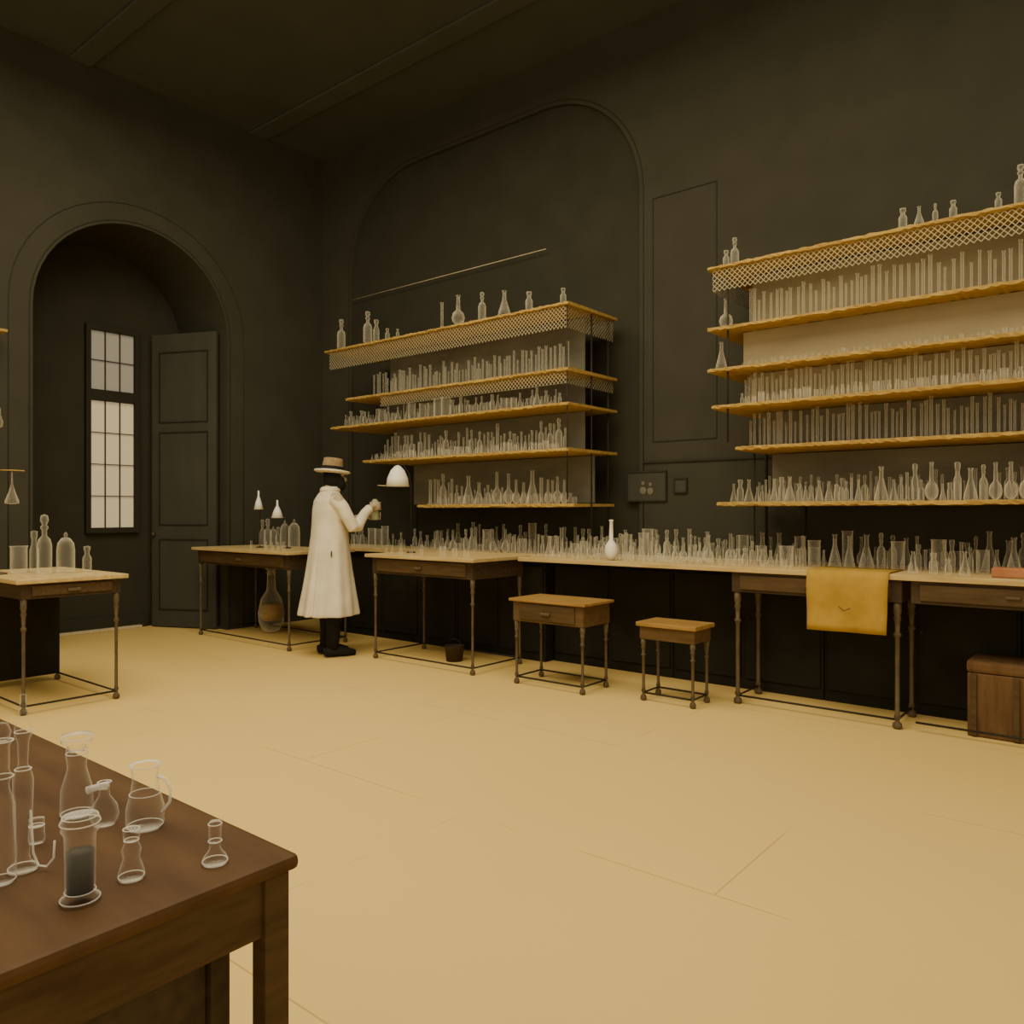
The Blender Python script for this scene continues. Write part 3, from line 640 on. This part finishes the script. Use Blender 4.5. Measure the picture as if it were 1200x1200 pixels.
ellipsoid(bm,hc+Vector((0,.0,.05)),(.086,.094,.060),16,10)
for s in (-1,1): ellipsoid(bm,hc+Vector((s*.060,.038,-.045)),(.026,.045,.06),12,8)
obj_from_bm('hair',bm,M['blackcloth'],P,True)
hz_=1.685
ht=lathe('hat',[(0,.105),(.066,.105),(.080,.100),(.090,.02),(.094,.0),(0,-.002)],M['hat'],P,32)
ht.location=(0,.02,hz_); ht.rotation_euler=(math.radians(-5),0,0); ht.scale=(1,1.06,1)
lathe('hat_brim',[(.092,.0),(.148,-.008),(.156,-.018),(.150,-.024),(.138,-.030),(.10,-.034),(.085,-.034)],M['hatbrim'],ht,32)
lathe('hat_band',[(.095,.002),(.096,.010),(.0925,.028),(.089,.030)],M['blackcloth'],ht,32)
bm=bmesh.new(); seg=72; rings=[]
prof=[(.375,.285,.262,-.018),(.40,.284,.260,-.018),(.50,.270,.245,-.016),(.60,.255,.228,-.014),(.80,.230,.198,-.012),(.95,.213,.178,-.010),(1.08,.203,.164,-.006),(1.20,.200,.156,-.004),(1.32,.203,.150,-.004),(1.40,.190,.132,-.008),(1.455,.145,.10,-.010),(1.485,.092,.083,-.005),(1.53,.076,.076,.005)]
for z,rx,ry,cy in prof:
    w=max(0,(1.2-z)/.82); rg=[]
    for i in range(seg):
        a=2*math.pi*i/seg; f=1+w*(.040*math.sin(6*a+.6+z*.8)+.034*math.sin(11*a+2-z))
        d=abs((a-(2*math.pi-.95)+math.pi)%(2*math.pi)-math.pi)
        if z<.85 and d<.07: f-=.14*w
        rg.append(bm.verts.new((rx*f*math.cos(a),cy+ry*f*math.sin(a),z)))
    rings.append(rg)
for a,b_ in zip(rings,rings[1:]):
    for i in range(seg): bm.faces.new((a[i],a[(i+1)%seg],b_[(i+1)%seg],b_[i]))
bm.faces.new(rings[0]); bm.faces.new(rings[-1])
for s,z in ((1,zR),(-1,zL)):
    add_tube(bm,[(s*.10,0,1.40),(s*.175,0,1.395),(s*.215,.04,1.34),(s*.245,.08,1.25),(s*.257,.125,1.165),(s*.232,.175,1.175),(s*.19,.215,1.22),(Fx*.5+s*.125,.28,z-.065),(Fx+s*.088,.335,z-.02)],[.065,.068,.062,.057,.056,.055,.050,.044,.041],16)
coat=obj_from_bm('coat',bm,M['coat'],P,True)
m=coat.modifiers.new('r','REMESH'); m.mode='VOXEL'; m.voxel_size=.0075; m.use_smooth_shade=True
m=coat.modifiers.new('s','SMOOTH'); m.iterations=1; m.factor=.5
col=lathe('collar',[(.078,0),(.090,-.012),(.093,-.036),(.084,-.040),(.080,-.01)],M['coat'],P,24); col.location=(0,0,1.522)
def slit(a,z,w,h,nm='pocket'):
    lo=[p for p in prof if p[0]<=z][-1]; hi=[p for p in prof if p[0]>z][0]; f=(z-lo[0])/(hi[0]-lo[0])
    rx,ry,cy=[lo[i]+(hi[i]-lo[i])*f for i in (1,2,3)]
    x,y=rx*math.cos(a),cy+ry*math.sin(a)
    bm=bmesh.new(); add_box(bm,-.012,.012,-w/2,w/2,-h/2,h/2,.002)
    o=obj_from_bm(nm,bm,M['apron'],P); o.location=(x,y,z); o.rotation_euler=(0,0,a)
slit(math.radians(-15),.93,.010,.05)
bm=bmesh.new()
for s in (-1,1): add_tube(bm,[(s*.085,0,.60),(s*.088,.0,.40),(s*.09,0,.22),(s*.09,-.01,.075)],[.085,.075,.062,.056],18)
obj_from_bm('trousers',bm,M['blackcloth'],P,True)
for s in (-1,1):
    bm=bmesh.new(); add_tube(bm,[(s*.095,-.085,.05),(s*.095,-.04,.055),(s*.097,.04,.05),(s*.10,.12,.036),(s*.102,.20,.028)],[.036,.048,.046,.044,.024],14,ell=(1,1))
    for v in bm.verts: v.co.z=max(.0,v.co.z)
    obj_from_bm('shoe',bm,M['blackcloth'],P,True)
wp=Matrix.Translation((PXX,PYY,0))@Matrix.Rotation(math.radians(-20),4,'Z')@Vector((Fx,Fy,1.225))
hb=thing('held_bottle',wp,'squat greenish glass bottle held in both hands','bottle')
lathe('body',[(0,0),(.034,0),(.037,.006),(.037,.165),(.030,.180),(.020,.184),(.022,.192),(.016,.195),(0,.195)],M['liquid'],hb,20)

# ---------------------------------------------------------------- lights, world, camera
w=bpy.data.worlds.new('World'); S.world=w; w.use_nodes=True
bg=w.node_tree.nodes['Background']; bg.inputs[0].default_value=(1,.90,.68,1); bg.inputs[1].default_value=1.05
def area(name,loc,size,sy,power,rot=(0,0,0),col=(1,.90,.68)):
    l=bpy.data.lights.new(name,'AREA'); l.shape='RECTANGLE'; l.size=size; l.size_y=sy; l.energy=power; l.color=col
    o=bpy.data.objects.new(name,l); COL.objects.link(o); o.location=loc; o.rotation_euler=rot; return o
area('overhead_fill',(-3.0,1.8,5.3),6.5,4.2,500)  # added soft fill above the view, not a lamp of the room
cd=bpy.data.cameras.new('Camera'); cd.lens=36*F/1200; cd.sensor_width=36; cd.clip_start=.05
cam=bpy.data.objects.new('Camera',cd); COL.objects.link(cam); cam.location=(0,0,CH); cam.rotation_euler=(math.radians(90),0,TH)
S.camera=cam
